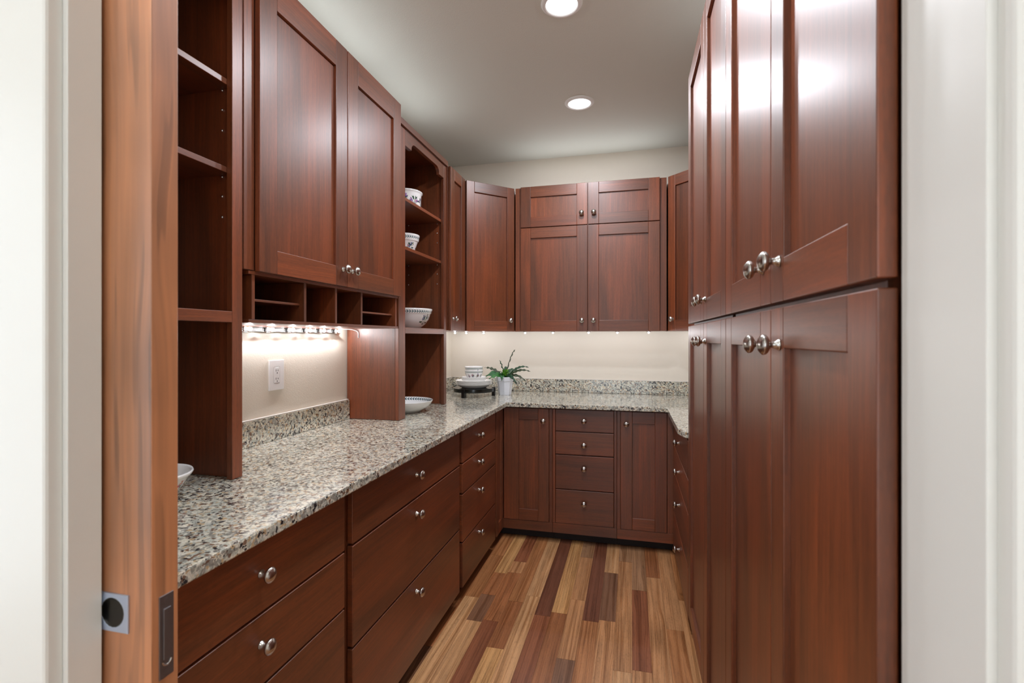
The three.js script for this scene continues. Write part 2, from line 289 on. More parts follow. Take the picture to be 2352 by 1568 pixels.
{ // drawers on the other side
  const t = thing('base_cabinet', 'cherry drawer base facing the long counter, between the tall pantry cabinet and the inside corner', 'cabinet', [0.56, 0, -2.72]), F = FR(RX);
  mesh('carcass', box(RX + 0.0215, XR - 0.004, YB, YT + 0.004, -3.15, -2.296, 1, 0.001), M.wood[1], t);
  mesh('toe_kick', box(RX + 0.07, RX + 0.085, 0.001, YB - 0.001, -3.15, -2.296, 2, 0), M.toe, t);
  for (const [a, b, kv] of [[0.068, 0.294, 0.222], [0.300, 0.541, 0.456], [0.547, 0.697, 0.63], [0.703, 0.874, 0.783]]) drawer(F, -3.08, -2.306, a, b, t, [-2.69, kv]);
}

// ------------------------------------------------------------------ granite
{
  const cx0 = XL + 0.003, cz0 = ZB + 0.003, cx1 = XR - 0.003, y0 = 0.884, th = 0.03;
  const pts = [[cx0, -0.581], [-0.797, -0.581], [-0.797, -3.09], [0.212, -3.09], [0.212, -2.40], [0.232, -2.33], [0.262, -2.293], [cx1, -2.293], [cx1, cz0], [cx0, cz0]];
  const s = poly(pts.map(([x, z]) => [x, -z]));
  const g = extrude(s, th, 0.004, new THREE.Matrix4().makeRotationX(-Math.PI / 2).setPosition(0, y0, 0), GRANITE, GRANITE);
  const c = mesh('countertop', g, M.granite); c.userData = { label: 'polished speckled granite countertop running round the pantry in a U', category: 'countertop' };
  const bs = (label, x0, x1, z0, z1) => { const t = thing('backsplash', label, 'backsplash', [(x0 + x1) / 2, 0.915, (z0 + z1) / 2]); mesh('slab', box(x0, x1, 0.9145, 1.014, z0, z1, 1, 0.002, GRANITE, GRANITE), M.granite, t); return t; };
  let b = bs('low granite backsplash under the outlet, between the two open hutches', XL + 0.001, XL + 0.021, -2.262, -1.243);
  mesh('caulk_bead', box(XL + 0.001, XL + 0.016, 1.0142, 1.0185, -2.262, -1.243, 2, 0.0015), M.caulk, b);
  b = bs('short granite backsplash at the corner behind the stacked plates', XL + 0.001, XL + 0.021, ZB + 0.022, -2.927);
  mesh('caulk_bead', box(XL + 0.001, XL + 0.012, 1.0142, 1.0175, ZB + 0.022, -2.927, 2, 0.0015), M.caulk, b);
  b = bs('long granite backsplash on the far wall behind the potted plant', XL + 0.001, XR - 0.004, ZB + 0.001, ZB + 0.021);
  mesh('caulk_bead', box(XL + 0.022, XR - 0.004, 1.0142, 1.0175, ZB + 0.001, ZB + 0.012, 0, 0.0015), M.caulk, b);
}

// ------------------------------------------------------------------ open hutches standing on the counter
function pin(x, y, z, t) { mesh('shelf_pin', new THREE.SphereGeometry(0.0045, 10, 8).translate(x, y, z), M.chrome, t); }
function hutch(label, z0, z1, fs0, fs1, shelves, railY, top) {  // z0 nearer; fs0, fs1 widths of the face stiles
  const FX = -1.158, t = thing('open_hutch', label, 'shelf unit', [(XL + FX) / 2, 0.915, (z0 + z1) / 2]), F = FL(FX), yb = 0.9155;
  const bk = XL + 0.024;                                       // sides reach the wall above the backsplash
  mesh('side_panel', box(XL + 0.003, FX - 0.0205, yb, top, z0 - 0.018, z0, 1, 0.001), wood(), t);
  mesh('side_panel', box(XL + 0.003, FX - 0.0205, yb, top, z1, z1 + 0.018, 1, 0.001), wood(), t);
  mesh('back_panel', box(XL + 0.003, XL + 0.010, yb, top, z1 + 0.0185, z0 - 0.0185, 1, 0), M.wood[1], t);
  mesh('top_panel', box(XL + 0.011, FX - 0.0205, top - 0.02, top - 0.001, z1 + 0.0185, z0 - 0.0185, 2, 0.001), M.wood[1], t);
  mesh('face_stile', bx(F, -z0, -z0 + fs0, yb, top - 0.001, -0.02, 0, 1, 0.0015), wood(), t); mesh('face_stile', bx(F, -z1 - fs1, -z1, yb, top - 0.001, -0.02, 0, 1, 0.0015), wood(), t);
  mesh('face_rail', bx(F, -z0 + fs0 + 0.0002, -z1 - fs1 - 0.0002, railY - 0.033, railY, -0.02, 0, 0, 0.0015), wood(), t);
  mesh('shelf', box(XL + 0.011, FX - 0.0205, railY - 0.019, railY - 0.0005, z1 + 0.0185, z0 - 0.0185, 2, 0.001), wood(), t);
  for (const y of shelves) mesh('shelf', box(XL + 0.011, FX - 0.0205, y - 0.018, y, z1 + 0.0185, z0 - 0.0185, 2, 0.0015), wood(), t);
  // valance with a scalloped arch
  const a = -z0 + fs0 + 0.0002, b = -z1 - fs1 - 0.0002, L = b - a, s = new THREE.Shape(), lo = top - 0.12, hi = top - 0.078;
  s.moveTo(a, top - 0.036); s.lineTo(a, lo); s.lineTo(a + 0.14 * L, lo); s.quadraticCurveTo(a + 0.142 * L, lo + 0.026, a + 0.16 * L, lo + 0.028); s.quadraticCurveTo(a + 0.178 * L, hi, a + 0.23 * L, hi);
  s.lineTo(b - 0.23 * L, hi); s.quadraticCurveTo(b - 0.178 * L, hi, b - 0.16 * L, lo + 0.028); s.quadraticCurveTo(b - 0.142 * L, lo + 0.026, b - 0.14 * L, lo); s.lineTo(b, lo); s.lineTo(b, top - 0.036); s.closePath();
  mesh('valance', extrude(s, 0.02, 0.001, F.clone().multiply(new THREE.Matrix4().makeTranslation(0, 0, -0.02)), WOOD_V, WOOD_U, 0), wood(), t);
  mesh('cornice', bx(F, -z0, -z1, top - 0.034, top, 0.0003, 0.012, 0, 0.002), wood(), t);
  for (const y of [...shelves.map((q) => q - 0.022), ...shelves.map((q) => q - 0.082), ...shelves.map((q) => q - 0.145)]) for (const x of [FX - 0.055, XL + 0.045]) { pin(x, y, z1 + 0.0195, t); }
  return t;
}
hutch('open cherry hutch with dark empty shelves, beside the pocket door', -0.62, -1.241, 0.05, 0.039, [1.853, 2.117], 1.419, 2.475);
hutch('open cherry hutch holding patterned bowls on its shelves, under an arched valance', -2.266, -2.925, 0.075, 0.043, [1.832, 2.095], 1.396, 2.475);

// ------------------------------------------------------------------ wall cabinets
const UX = -1.137, UZ = -3.496;
{
  const t = thing('wall_cabinet', 'large two-door cherry wall cabinet with open cubbyholes below, between the open hutches', 'cabinet', [-1.3, 1.386, -1.77]), F = FL(UX), z0 = -1.243, z1 = -2.262, G = FL(-1.158);
  mesh('carcass', box(XL + 0.003, UX - 0.0225, 1.552, 2.524, z1, z0 - 0.0, 1, 0.001), M.wood[1], t);
  mesh('filler', bx(F, -z0 + 0.0005, 1.284, 1.5525, 2.524, -0.022, -0.018, 1, 0.001), wood(), t);
  door(F, 1.289, 1.7735, 1.5495, 2.526, t, { st: 0.078, rt: 0.105, rb: 0.078, k: [1.742, 1.618] });
  door(F, 1.7775, 2.252, 1.5495, 2.526, t, { st: 0.078, rt: 0.105, rb: 0.078, k: [1.810, 1.618] });
  // cubbyholes
  mesh('cubby_back', box(XL + 0.003, XL + 0.010, 1.3985, 1.5395, -2.25, -1.28, 2, 0), M.wood[1], t);
  mesh('cubby_board', bx(G, 1.266, 2.258, 1.540, 1.5515, -0.29, 0, 0, 0.001), wood(), t);
  mesh('cubby_board', bx(G, 1.266, 2.258, 1.387, 1.398, -0.29, 0, 0, 0.001), wood(), t);
  for (const u of [1.2795, 1.530, 1.721, 1.912, 2.233]) mesh('cubby_divider', bx(G, u, u + 0.013, 1.3985, 1.5395, -0.288, -0.001, 1, 0.001), wood(), t);
  mesh('cubby_shelf', bx(G, 1.2935, 1.5295, 1.457, 1.465, -0.288, -0.02, 0, 0.001), wood(), t);
  mesh('cubby_shelf', bx(G, 1.9255, 2.2325, 1.452, 1.460, -0.288, -0.02, 0, 0.001), wood(), t);
}
{
  const t = thing('wall_cabinet', 'narrow single-door cherry wall cabinet between the bowl hutch and the corner', 'cabinet', [-1.3, 1.387, -3.08]);
  mesh('carcass', box(XL + 0.003, UX - 0.0215, 1.388, 2.453, -3.222, -2.945, 1, 0.001), M.wood[1], t);
  door(FL(UX), 2.951, 3.226, 1.387, 2.455, t, { st: 0.07, k: [2.992, 1.466] });
}
function cornerUp(label, A, B, wallX, k, uDoor) {              // A on the side wall run, B on the back run
  const d = new THREE.Vector3(B[0] - A[0], 0, B[1] - A[1]), len = d.length(); d.normalize();
  let n = new THREE.Vector3(0, 1, 0).cross(d).negate(); if (n.z < 0) n.negate();
  const t = thing('corner_wall_cabinet', label, 'cabinet', [(wallX + A[0] + B[0]) / 3, 1.387, (A[1] + B[1] + ZB) / 3]);
  const F = frame([(A[0] + B[0]) / 2, 0, (A[1] + B[1]) / 2], [n.x, n.y, n.z]), e = 0.0225, s1 = Math.sign(wallX);
  const pts = [[wallX - s1 * 0.003, ZB + 0.003], [wallX - s1 * 0.003, A[1] - 0.002], [A[0] - n.x * e, A[1] - n.z * e], [B[0] - n.x * e, B[1] - n.z * e], [B[0], ZB + 0.003]];
  const o = pts.map(([x, z]) => [x, -z]);
  mesh('carcass', extrude(poly(o), 2.453 - 1.388, 0, new THREE.Matrix4().makeRotationX(-Math.PI / 2).setPosition(0, 1.388, 0), WOOD_U, WOOD_V), M.wood[1], t);
  door(F, -len / 2 + 0.005, len / 2 - 0.004, 1.387, 2.455, t, { st: 0.062, k: k(len / 2) });
}
cornerUp('angled single-door cherry wall cabinet in the corner above the potted plant', [-1.133, -3.234], [-0.846, -3.517], XL, (h) => [h - 0.045, 1.468]);
cornerUp('angled single-door cherry wall cabinet in the corner, partly hidden by the tall pantry cabinet', [0.530, -3.225], [0.243, -3.512], XR, (h) => [-h + 0.045, 1.468]);
{
  const t = thing('wall_cabinet', 'four-door cherry wall cabinet centred on the far wall, small doors over tall ones', 'cabinet', [-0.3, 1.387, -3.65]), F = FB(UZ);
  mesh('carcass', box(-0.840, 0.238, 1.388, 2.453, ZB + 0.003, UZ - 0.0215, 1, 0.001), M.wood[1], t);
  mesh('face_stile', bx(F, -0.840, -0.801, 1.388, 2.453, -0.021, -0.016, 1, 0.001), wood(), t); mesh('face_stile', bx(F, 0.195, 0.238, 1.388, 2.453, -0.021, -0.016, 1, 0.001), wood(), t);
  door(F, -0.798, -0.306, 1.387, 2.150, t, { st: 0.076, rb: 0.079, rt: 0.076, k: [-0.344, 1.464] }); door(F, -0.302, 0.192, 1.387, 2.150, t, { st: 0.076, rb: 0.079, rt: 0.076, k: [-0.262, 1.464] });
  door(F, -0.798, -0.306, 2.155, 2.455, t, { st: 0.076, rb: 0.076, rt: 0.078, k: [-0.346, 2.236] }); door(F, -0.302, 0.192, 2.155, 2.455, t, { st: 0.076, rb: 0.076, rt: 0.078, k: [-0.260, 2.236] });
}
{ // hidden run of wall cabinets beyond the tall pantry cabinet
  const t = thing('wall_cabinet', 'cherry wall cabinet over the short counter leg, behind the tall pantry cabinet', 'cabinet', [0.7, 1.387, -2.76]);
  mesh('carcass', box(0.553, XR - 0.003, 1.388, 2.453, -3.222, -2.296, 1, 0.001), M.wood[1], t);
  door(FR(0.53), -3.215, -2.76, 1.387, 2.455, t, { k: [-2.80, 1.468] }); door(FR(0.53), -2.757, -2.30, 1.387, 2.455, t, { k: [-2.72, 1.468] });
}

// ------------------------------------------------------------------ tall pantry cabinets
function tall(label, z0, zm, z1, ku) {                         // z0 nearer
  const t = thing('pantry_cabinet', label, 'cabinet', [0.56, 0, (z0 + z1) / 2]), F = FR(RX), yt = 2.50, g = 0.0015;
  mesh('carcass', box(RX + 0.0245, XR - 0.004, 0.094, yt - 0.002, z1 + 0.001, z0 - 0.035, 1, 0.001), M.wood[1], t);
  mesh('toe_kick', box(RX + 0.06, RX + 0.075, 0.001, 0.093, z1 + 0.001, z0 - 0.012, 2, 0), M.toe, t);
  for (const [a, b, k] of [[zm - g, z0, zm + ku], [z1, zm - 2 * g, zm - ku]].map(([p, q, r], i) => (i ? [p, zm - g, r] : [zm + g, q, r]))) {
    door(F, a, b, 1.402, yt, t, { rb: 0.074, k: [k, 1.472] });
    door(F, a, b, 0.098, 1.392, t, { rt: 0.070, k: [k, 1.328] });
  }
  return t;
}
tall('tall cherry pantry cabinet beside the white doorway, its thick door edge showing', -0.579, -0.973, -1.406, 0.053);
tall('tall cherry pantry cabinet at the end of the aisle, next to the short counter leg', -1.409, -1.822, -2.290, 0.05);

// ------------------------------------------------------------------ pocket door
{
  const d = new THREE.Group(); d.name = 'door_1'; d.userData.kind = 'structure'; d.position.set(-1.05, 0.005, -0.5155); originOf.set(d, d.position.clone()); scene.add(d);
  const zf = -0.496, zb = -0.5345, xe = -0.604, yc = 0.976;
  // leading stile, cut for the flush pull and the edge pull
  const y0 = 0.93, y1 = 1.003;
  mesh('stile', box(xe - 0.115, xe, 0.006, 2.085, zb, zf, 1, 0.0015), M.cherry, d);
  mesh('door_panel', box(-1.45, xe - 0.1155, 0.006, 2.085, zb + 0.008, zf - 0.008, 1, 0), M.cherry, d);
  // square flush pull on the hall face
  const px0 = -0.692, px1 = -0.6400, py0 = 0.952, py1 = 1.002, pcx = (px0 + px1) / 2, pcy = (py0 + py1) / 2, R = 0.0195;
  const s = poly([[px0, py0], [px1, py0], [px1, py1], [px0, py1]]); const hole = new THREE.Path(); hole.absarc(pcx, pcy, R, 0, Math.PI * 2, true); s.holes.push(hole);
  const fp = mesh('flush_pull', extrude(s, 0.0025, 0.0005, new THREE.Matrix4().makeTranslation(0, 0, zf + 0.0001)), M.steel, d, 'square brushed steel flush pull');
  mesh('pull_cup', lathe([[0, 0.0003], [R - 0.004, 0.0003], [R - 0.001, 0.0012], [R, 0.0022]], 36).rotateX(Math.PI / 2).translate(pcx, pcy, zf + 0.0001), phys({ color: 0x4a4845, metalness: 1, roughness: 0.3, side: THREE.DoubleSide }), fp, 'round dished cup');
  // mortised edge pull on the leading edge
  const ez0 = -0.5265, ez1 = -0.506, ey0 = 0.888, ey1 = 0.998, ep = mesh('edge_pull', bx(ID, xe + 0.0001, xe + 0.0016, ey0, ey1, ez0, ez1, 1, 0.0005), M.pewter, d, 'long brushed grey metal edge pull');
  mesh('pull_lever', box(xe + 0.0017, xe + 0.0032, 0.913, 0.980, -0.5215, -0.511, 1, 0.0006), M.pewter, ep);
  mesh('finger_notch', new THREE.TorusGeometry(0.0062, 0.0012, 8, 20, Math.PI).rotateZ(Math.PI).rotateY(Math.PI / 2).translate(xe + 0.002, 0.9105, -0.5163), M.nickel, ep);
  for (const y of [0.990, 0.8945]) mesh('screw', new THREE.CylinderGeometry(0.0034, 0.0034, 0.0012, 18).rotateZ(Math.PI / 2).translate(xe + 0.0014, y, -0.5163), M.pewter, ep);
}

// ------------------------------------------------------------------ lamps
function canLight(label, x, z, y = YC, group) {
  const t = thing('ceiling_light', label, 'ceiling light', [x, y - 0.03, z], group);
  mesh('trim_ring', lathe([[0.066, -0.004], [0.070, -0.010], [0.078, -0.010], [0.086, -0.004], [0.088, -0.0005]], 48).translate(x, y, z), M.whitemetal, t);
  mesh('lens', lathe([[0, -0.016], [0.03, -0.0150], [0.055, -0.0105], [0.069, -0.0040], [0.069, -0.001], [0, -0.001]], 48).translate(x, y, z), M.glow, t);
  const l = new THREE.RectAreaLight(0xf4f7ff, CAN_LIGHT / 0.0144, 0.12, 0.12); l.position.set(x, y - 0.018, z); l.rotation.x = -Math.PI / 2; scene.add(l);
  l.name = 'ceiling_light_glow';
}
canLight('round recessed ceiling light farther along the pantry, glowing white above the far cabinets', -0.305, -2.938);
canLight('round recessed ceiling light cut by the top of the picture', -0.288, -2.048);
canLight('unseen round recessed ceiling light over the pantry just inside the doorway', -0.28, -1.15);  // out of view, carries on the row and lights the near counter
for (const x of [-1.3, 0.6]) { // unseen hall lamps behind the camera, placed to light the doorway side
  const t = thing('ceiling_light', x < 0 ? 'unseen round ceiling light in the hall by the pocket door side' : 'unseen round ceiling light in the hall by the plain wall side', 'ceiling light', [x, YC - 0.03, 0.9]);
  mesh('lens', lathe([[0, -0.022], [0.05, -0.020], [0.09, -0.012], [0.1, -0.002], [0, -0.002]], 40).translate(x, YC, 0.9), M.glow, t);
  const l = new THREE.PointLight(0xf8faff, HALL_LIGHT, 0, 2); l.position.set(x, YC - 0.06, 0.9); l.castShadow = true; l.shadow.radius = 4; l.name = 'unseen_hall_glow'; scene.add(l);
}
function addedTopFill(label, x0, x1, y, z0, z1, out) {             // added fill light on a cabinet top, tilted up to brighten the ceiling
  const t = thing('added_fill_strip', label, 'light strip', [(x0 + x1) / 2, y, (z0 + z1) / 2]), c = new THREE.Vector3((x0 + x1) / 2, y + 0.012, (z0 + z1) / 2), len = Math.max(x1 - x0, z1 - z0);
  const F = new THREE.Matrix4(), w = new THREE.Vector3(out[0], 0.75, out[1]).normalize(), u = new THREE.Vector3(0, 1, 0).cross(w).normalize(), v = w.clone().cross(u); F.makeBasis(u, v, w).setPosition(c);
  mesh('channel', bx(F, -len / 2, len / 2, -0.012, 0.012, -0.010, -0.002, 0, 0.001), M.whitemetal, t);
  mesh('diffuser', bx(F, -len / 2 + 0.005, len / 2 - 0.005, -0.009, 0.009, -0.0018, 0.0012, 0, 0.0008), M.glow, t);
  const l = new THREE.RectAreaLight(0xf1f8fb, TOP_FILL, len - 0.01, 0.018); l.applyMatrix4(F.clone().multiply(new THREE.Matrix4().makeTranslation(0, 0, 0.002)).multiply(new THREE.Matrix4().makeRotationY(Math.PI))); l.name = 'added_fill_glow'; scene.add(l);
}
addedTopFill('added hidden fill light strip on top of the large two-door wall cabinet', -1.36, -1.34, 2.526, -2.24, -1.29, [1, 0]);
addedTopFill('added hidden fill light strip on top of the bowl hutch', -1.36, -1.34, 2.478, -2.91, -2.28, [1, 0]);
addedTopFill('added hidden fill light strip on top of the hutch by the pocket door', -1.36, -1.34, 2.478, -1.23, -0.64, [1, 0]);
addedTopFill('added hidden fill light strip on top of the four-door wall cabinet', -0.83, 0.22, 2.456, -3.71, -3.69, [0, 1]);
addedTopFill('added hidden fill light strip on top of the pantry cabinet by the doorway', 0.55, 0.57, 2.501, -1.39, -0.62, [-1, 0]);
addedTopFill('added hidden fill light strip on top of the pantry cabinet at the aisle end', 0.55, 0.57, 2.501, -2.27, -1.43, [-1, 0]);
const BULB = new THREE.SphereGeometry(0.0065, 16, 12);
function puck(x, z, label, group) {
  const y = 1.3865, t = thing('puck_light', label, 'cabinet light', [x, y, z], group);
  mesh('housing', lathe([[0, -0.0002], [0.016, -0.0002], [0.016, -0.004], [0.011, -0.006], [0.004, -0.0035], [0, -0.0035]], 28).translate(x, y, z), M.chrome, t);
  mesh('bulb', BULB.clone().translate(x, y - 0.0095, z), M.bulb, t);
  const l = new THREE.PointLight(0xfbfaff, PUCK_LIGHT, 0, 2); l.position.set(x, y - 0.0095, z); l.castShadow = true; l.shadow.radius = 0.3; l.shadow.camera.near = 0.008; l.name = 'puck_light_glow'; scene.add(l);
}
[[-1.30, -3.12, 'tiny cabinet light nearest the bowl hutch, under the narrow wall cabinet'], [-1.30, -3.46, 'tiny cabinet light under the corner cabinet, first beside the narrow door'], [-1.266, -3.62, 'tiny cabinet light deep in the corner below the gap between two doors'], [-1.122, -3.62, 'tiny cabinet light above the potted plant tip, under the angled corner door'],
  [-0.790, -3.62, 'tiny cabinet light under the far wall cabinet by its plant-side edge'], [-0.575, -3.62, 'tiny cabinet light under the middle of the plant-side tall far door'], [-0.308, -3.62, 'tiny cabinet light under the meeting of the two tall far doors'], [-0.099, -3.62, 'tiny cabinet light just past the knob pair on the far wall cabinet'], [0.122, -3.62, 'tiny cabinet light under the far wall cabinet by its pantry-side edge'],
  [0.45, -3.60, 'unseen tiny cabinet light in the corner behind the tall pantry cabinet'], [0.70, -3.30, 'unseen tiny cabinet light over the short counter leg near the corner'], [0.70, -2.85, 'unseen tiny cabinet light over the middle of the short counter leg'], [0.70, -2.5, 'unseen tiny cabinet light over the short counter leg by the pantry cabinet']].forEach(([x, z, l]) => puck(z === -3.62 ? x * 0.983 : x, z === -3.62 ? -3.558 : z, l, 'small lights under the wall cabinets'));  // those past the pantry cabinet are out of view, placed to brighten the counter leg
{
  const t = thing('light_strip', 'chrome strip of six bright bulbs under the cubbyholes, over the outlet', 'light strip', [XL, 1.38, -1.75]), x = XL + 0.001;
  mesh('rail', box(x, x + 0.014, 1.3815, 1.3862, -2.17, -1.27, 2, 0.001), M.chrome, t); mesh('rail', box(x, x + 0.012, 1.3645, 1.3795, -2.17, -1.27, 2, 0.001), M.chrome, t);
  for (const [i, z] of [-1.325, -1.445, -1.562, -1.681, -1.806, -1.921, -2.024, -2.145].slice(2).entries()) {
    const b = mesh('bulb_holder', box(x + 0.0145, x + 0.024, 1.366, 1.3845, z - 0.018, z + 0.018, 2, 0.001), M.chrome, t);
    mesh('shade_tab', box(x + 0.0002, x + 0.026, 1.3612, 1.3630, z - 0.024, z + 0.024, 2, 0.0005), M.chrome, b);  // reach set to cast the short shadow on the wall below each bulb
    mesh('bulb', new THREE.SphereGeometry(0.0085, 16, 12).translate(x + 0.034, 1.374, z), M.bulb, b);
    const l = new THREE.PointLight(0xfafbff, STRIP_LIGHT, 0, 2); l.position.set(x + 0.034, 1.374, z); l.castShadow = true; l.shadow.radius = 0.15; l.shadow.camera.near = 0.01; l.name = 'strip_light_glow'; scene.add(l);
  }
  const cv = new THREE.CatmullRomCurve3([[x + 0.008, 1.383, -2.17], [x + 0.02, 1.3835, -2.20], [x + 0.05, 1.382, -2.235], [x + 0.07, 1.37, -2.256], [x + 0.07, 1.34, -2.262]].map((p) => new THREE.Vector3(...p)));
  mesh('cable', new THREE.TubeGeometry(cv, 20, 0.0016, 6), M.plastic, t);
}
// ------------------------------------------------------------------ outlet
{
  const t = thing('wall_outlet', 'white duplex wall outlet with rectangular receptacle on the cream wall', 'outlet', [XL, 1.18, -1.741]), F = FL(XL), u0 = 1.698, u1 = 1.784, v0 = 1.120, v1 = 1.246, uc = (u0 + u1) / 2, vc = (v0 + v1) / 2;
  const s = poly([[u0, v0], [u1, v0], [u1, v1], [u0, v1]]), h = new THREE.Path([[uc - 0.0168, vc - 0.0335], [uc - 0.0168, vc + 0.0335], [uc + 0.0168, vc + 0.0335], [uc + 0.0168, vc - 0.0335]].map((p) => new THREE.Vector2(...p))); s.holes.push(h);
  mesh('wall_plate', extrude(s, 0.007, 0.0016, F.clone().multiply(new THREE.Matrix4().makeTranslation(0, 0, 0.0004))), M.plastic, t);
  const r = mesh('receptacle', bx(F, uc - 0.0160, uc + 0.0160, vc - 0.0327, vc + 0.0327, 0.0005, 0.0082, 1, 0.001), M.plastic, t);
  for (const dv of [0.0155, -0.0190]) {
    for (const [du, hh] of [[-0.0062, 0.0045], [0.0062, 0.0037]]) mesh('slot', bx(F, uc + du - 0.0011, uc + du + 0.0011, vc + dv + 0.004 - hh, vc + dv + 0.004 + hh, 0.0079, 0.0085, 1, 0), M.slot, r);
    mesh('ground_hole', new THREE.CylinderGeometry(0.0024, 0.0024, 0.0006, 14).rotateX(Math.PI / 2).applyMatrix4(F.clone().multiply(new THREE.Matrix4().makeTranslation(uc, vc + dv - 0.0065, 0.0083))), M.slot, r);
  }
}

// ------------------------------------------------------------------ crockery
function canvas(w, h, draw) { const c = document.createElement('canvas'); c.width = w; c.height = h; const x = c.getContext('2d'); x.fillStyle = '#f2f2f0'; x.fillRect(0, 0, w, h); draw(x, w, h); const t = new THREE.CanvasTexture(c); t.colorSpace = THREE.SRGBColorSpace; t.wrapS = THREE.RepeatWrapping; return t; }
function leafPath(x, px, py, ang, len, wid, col) { x.save(); x.translate(px, py); x.rotate(ang); x.fillStyle = col; x.beginPath(); x.moveTo(0, 0); x.quadraticCurveTo(len * 0.5, -wid, len, 0); x.quadraticCurveTo(len * 0.5, wid, 0, 0); x.fill(); x.restore(); }
function garland(x, w, y, n, s, col) { x.fillStyle = col; x.fillRect(0, y - s * 0.08, w, s * 0.16); for (let i = 0; i < n; i++) { const px = (i + 0.5) / n * w; leafPath(x, px, y, Math.PI - 0.75, s, s * 0.32, col); leafPath(x, px, y, Math.PI + 0.75, s, s * 0.32, col); } }
function sprig(x, px, py, s, flower, r) {
  for (let i = 0; i < 6; i++) { const a = -Math.PI / 2 + (i - 2.5) * 0.42 + (r() - 0.5) * 0.3; x.strokeStyle = '#3f5a52'; x.lineWidth = s * 0.03; x.beginPath(); x.moveTo(px, py + s * 0.45); x.lineTo(px + Math.cos(a) * s * 0.6, py + s * 0.45 + Math.sin(a) * s * 0.75); x.stroke(); leafPath(x, px + Math.cos(a) * s * 0.2, py + s * 0.3 + Math.sin(a) * s * 0.3, a + (i % 2 ? 0.6 : -0.6), s * 0.42, s * 0.12, i % 2 ? '#2f4a4a' : '#3d5f46'); }
  for (let f = 0; f < 4; f++) { const fx = px + (r() - 0.5) * s * 0.8, fy = py - s * 0.1 + (r() - 0.5) * s * 0.6; for (let i = 0; i < 5; i++) leafPath(x, fx, fy, i * 1.257 + r(), s * 0.17, s * 0.07, flower[f % flower.length]); x.fillStyle = '#d8b84a'; x.beginPath(); x.arc(fx, fy, s * 0.03, 0, 7); x.fill(); }
}
// a turned vessel; its v runs along the profile, outside first; returns geometry and the v of the rim
function vessel(outer, inner, seg = 64) {
  const pts = [...outer, ...inner], len = [0]; for (let i = 1; i < pts.length; i++) len.push(len[i - 1] + Math.hypot(pts[i][0] - pts[i - 1][0], pts[i][1] - pts[i - 1][1]));
  const g = lathe(pts, seg), uv = g.attributes.uv, n = pts.length; for (let i = 0; i < uv.count; i++) uv.setY(i, len[i % n] / len[n - 1]);
  return { g, rim: len[outer.length - 1] / len[n - 1], at: (i) => len[i] / len[n - 1] };
}
const china = (map) => phys({ map, roughness: 0.14, clearcoat: 0.6, clearcoatRoughness: 0.05 });
let rs = 77; const r2 = () => { rs = (rs * 16807) % 2147483647; return rs / 2147483647; };
function bowlThing(label, x, y, z, v, map, turn = 0, inner) {
  const t = thing('bowl', label, 'bowl', [x, y, z]); mesh('bowl_body', v.g.rotateY(turn).translate(x, y, z), china(map), t); return t;
}
const VC = (v) => 1 - v;                                       // canvas y of a texture v
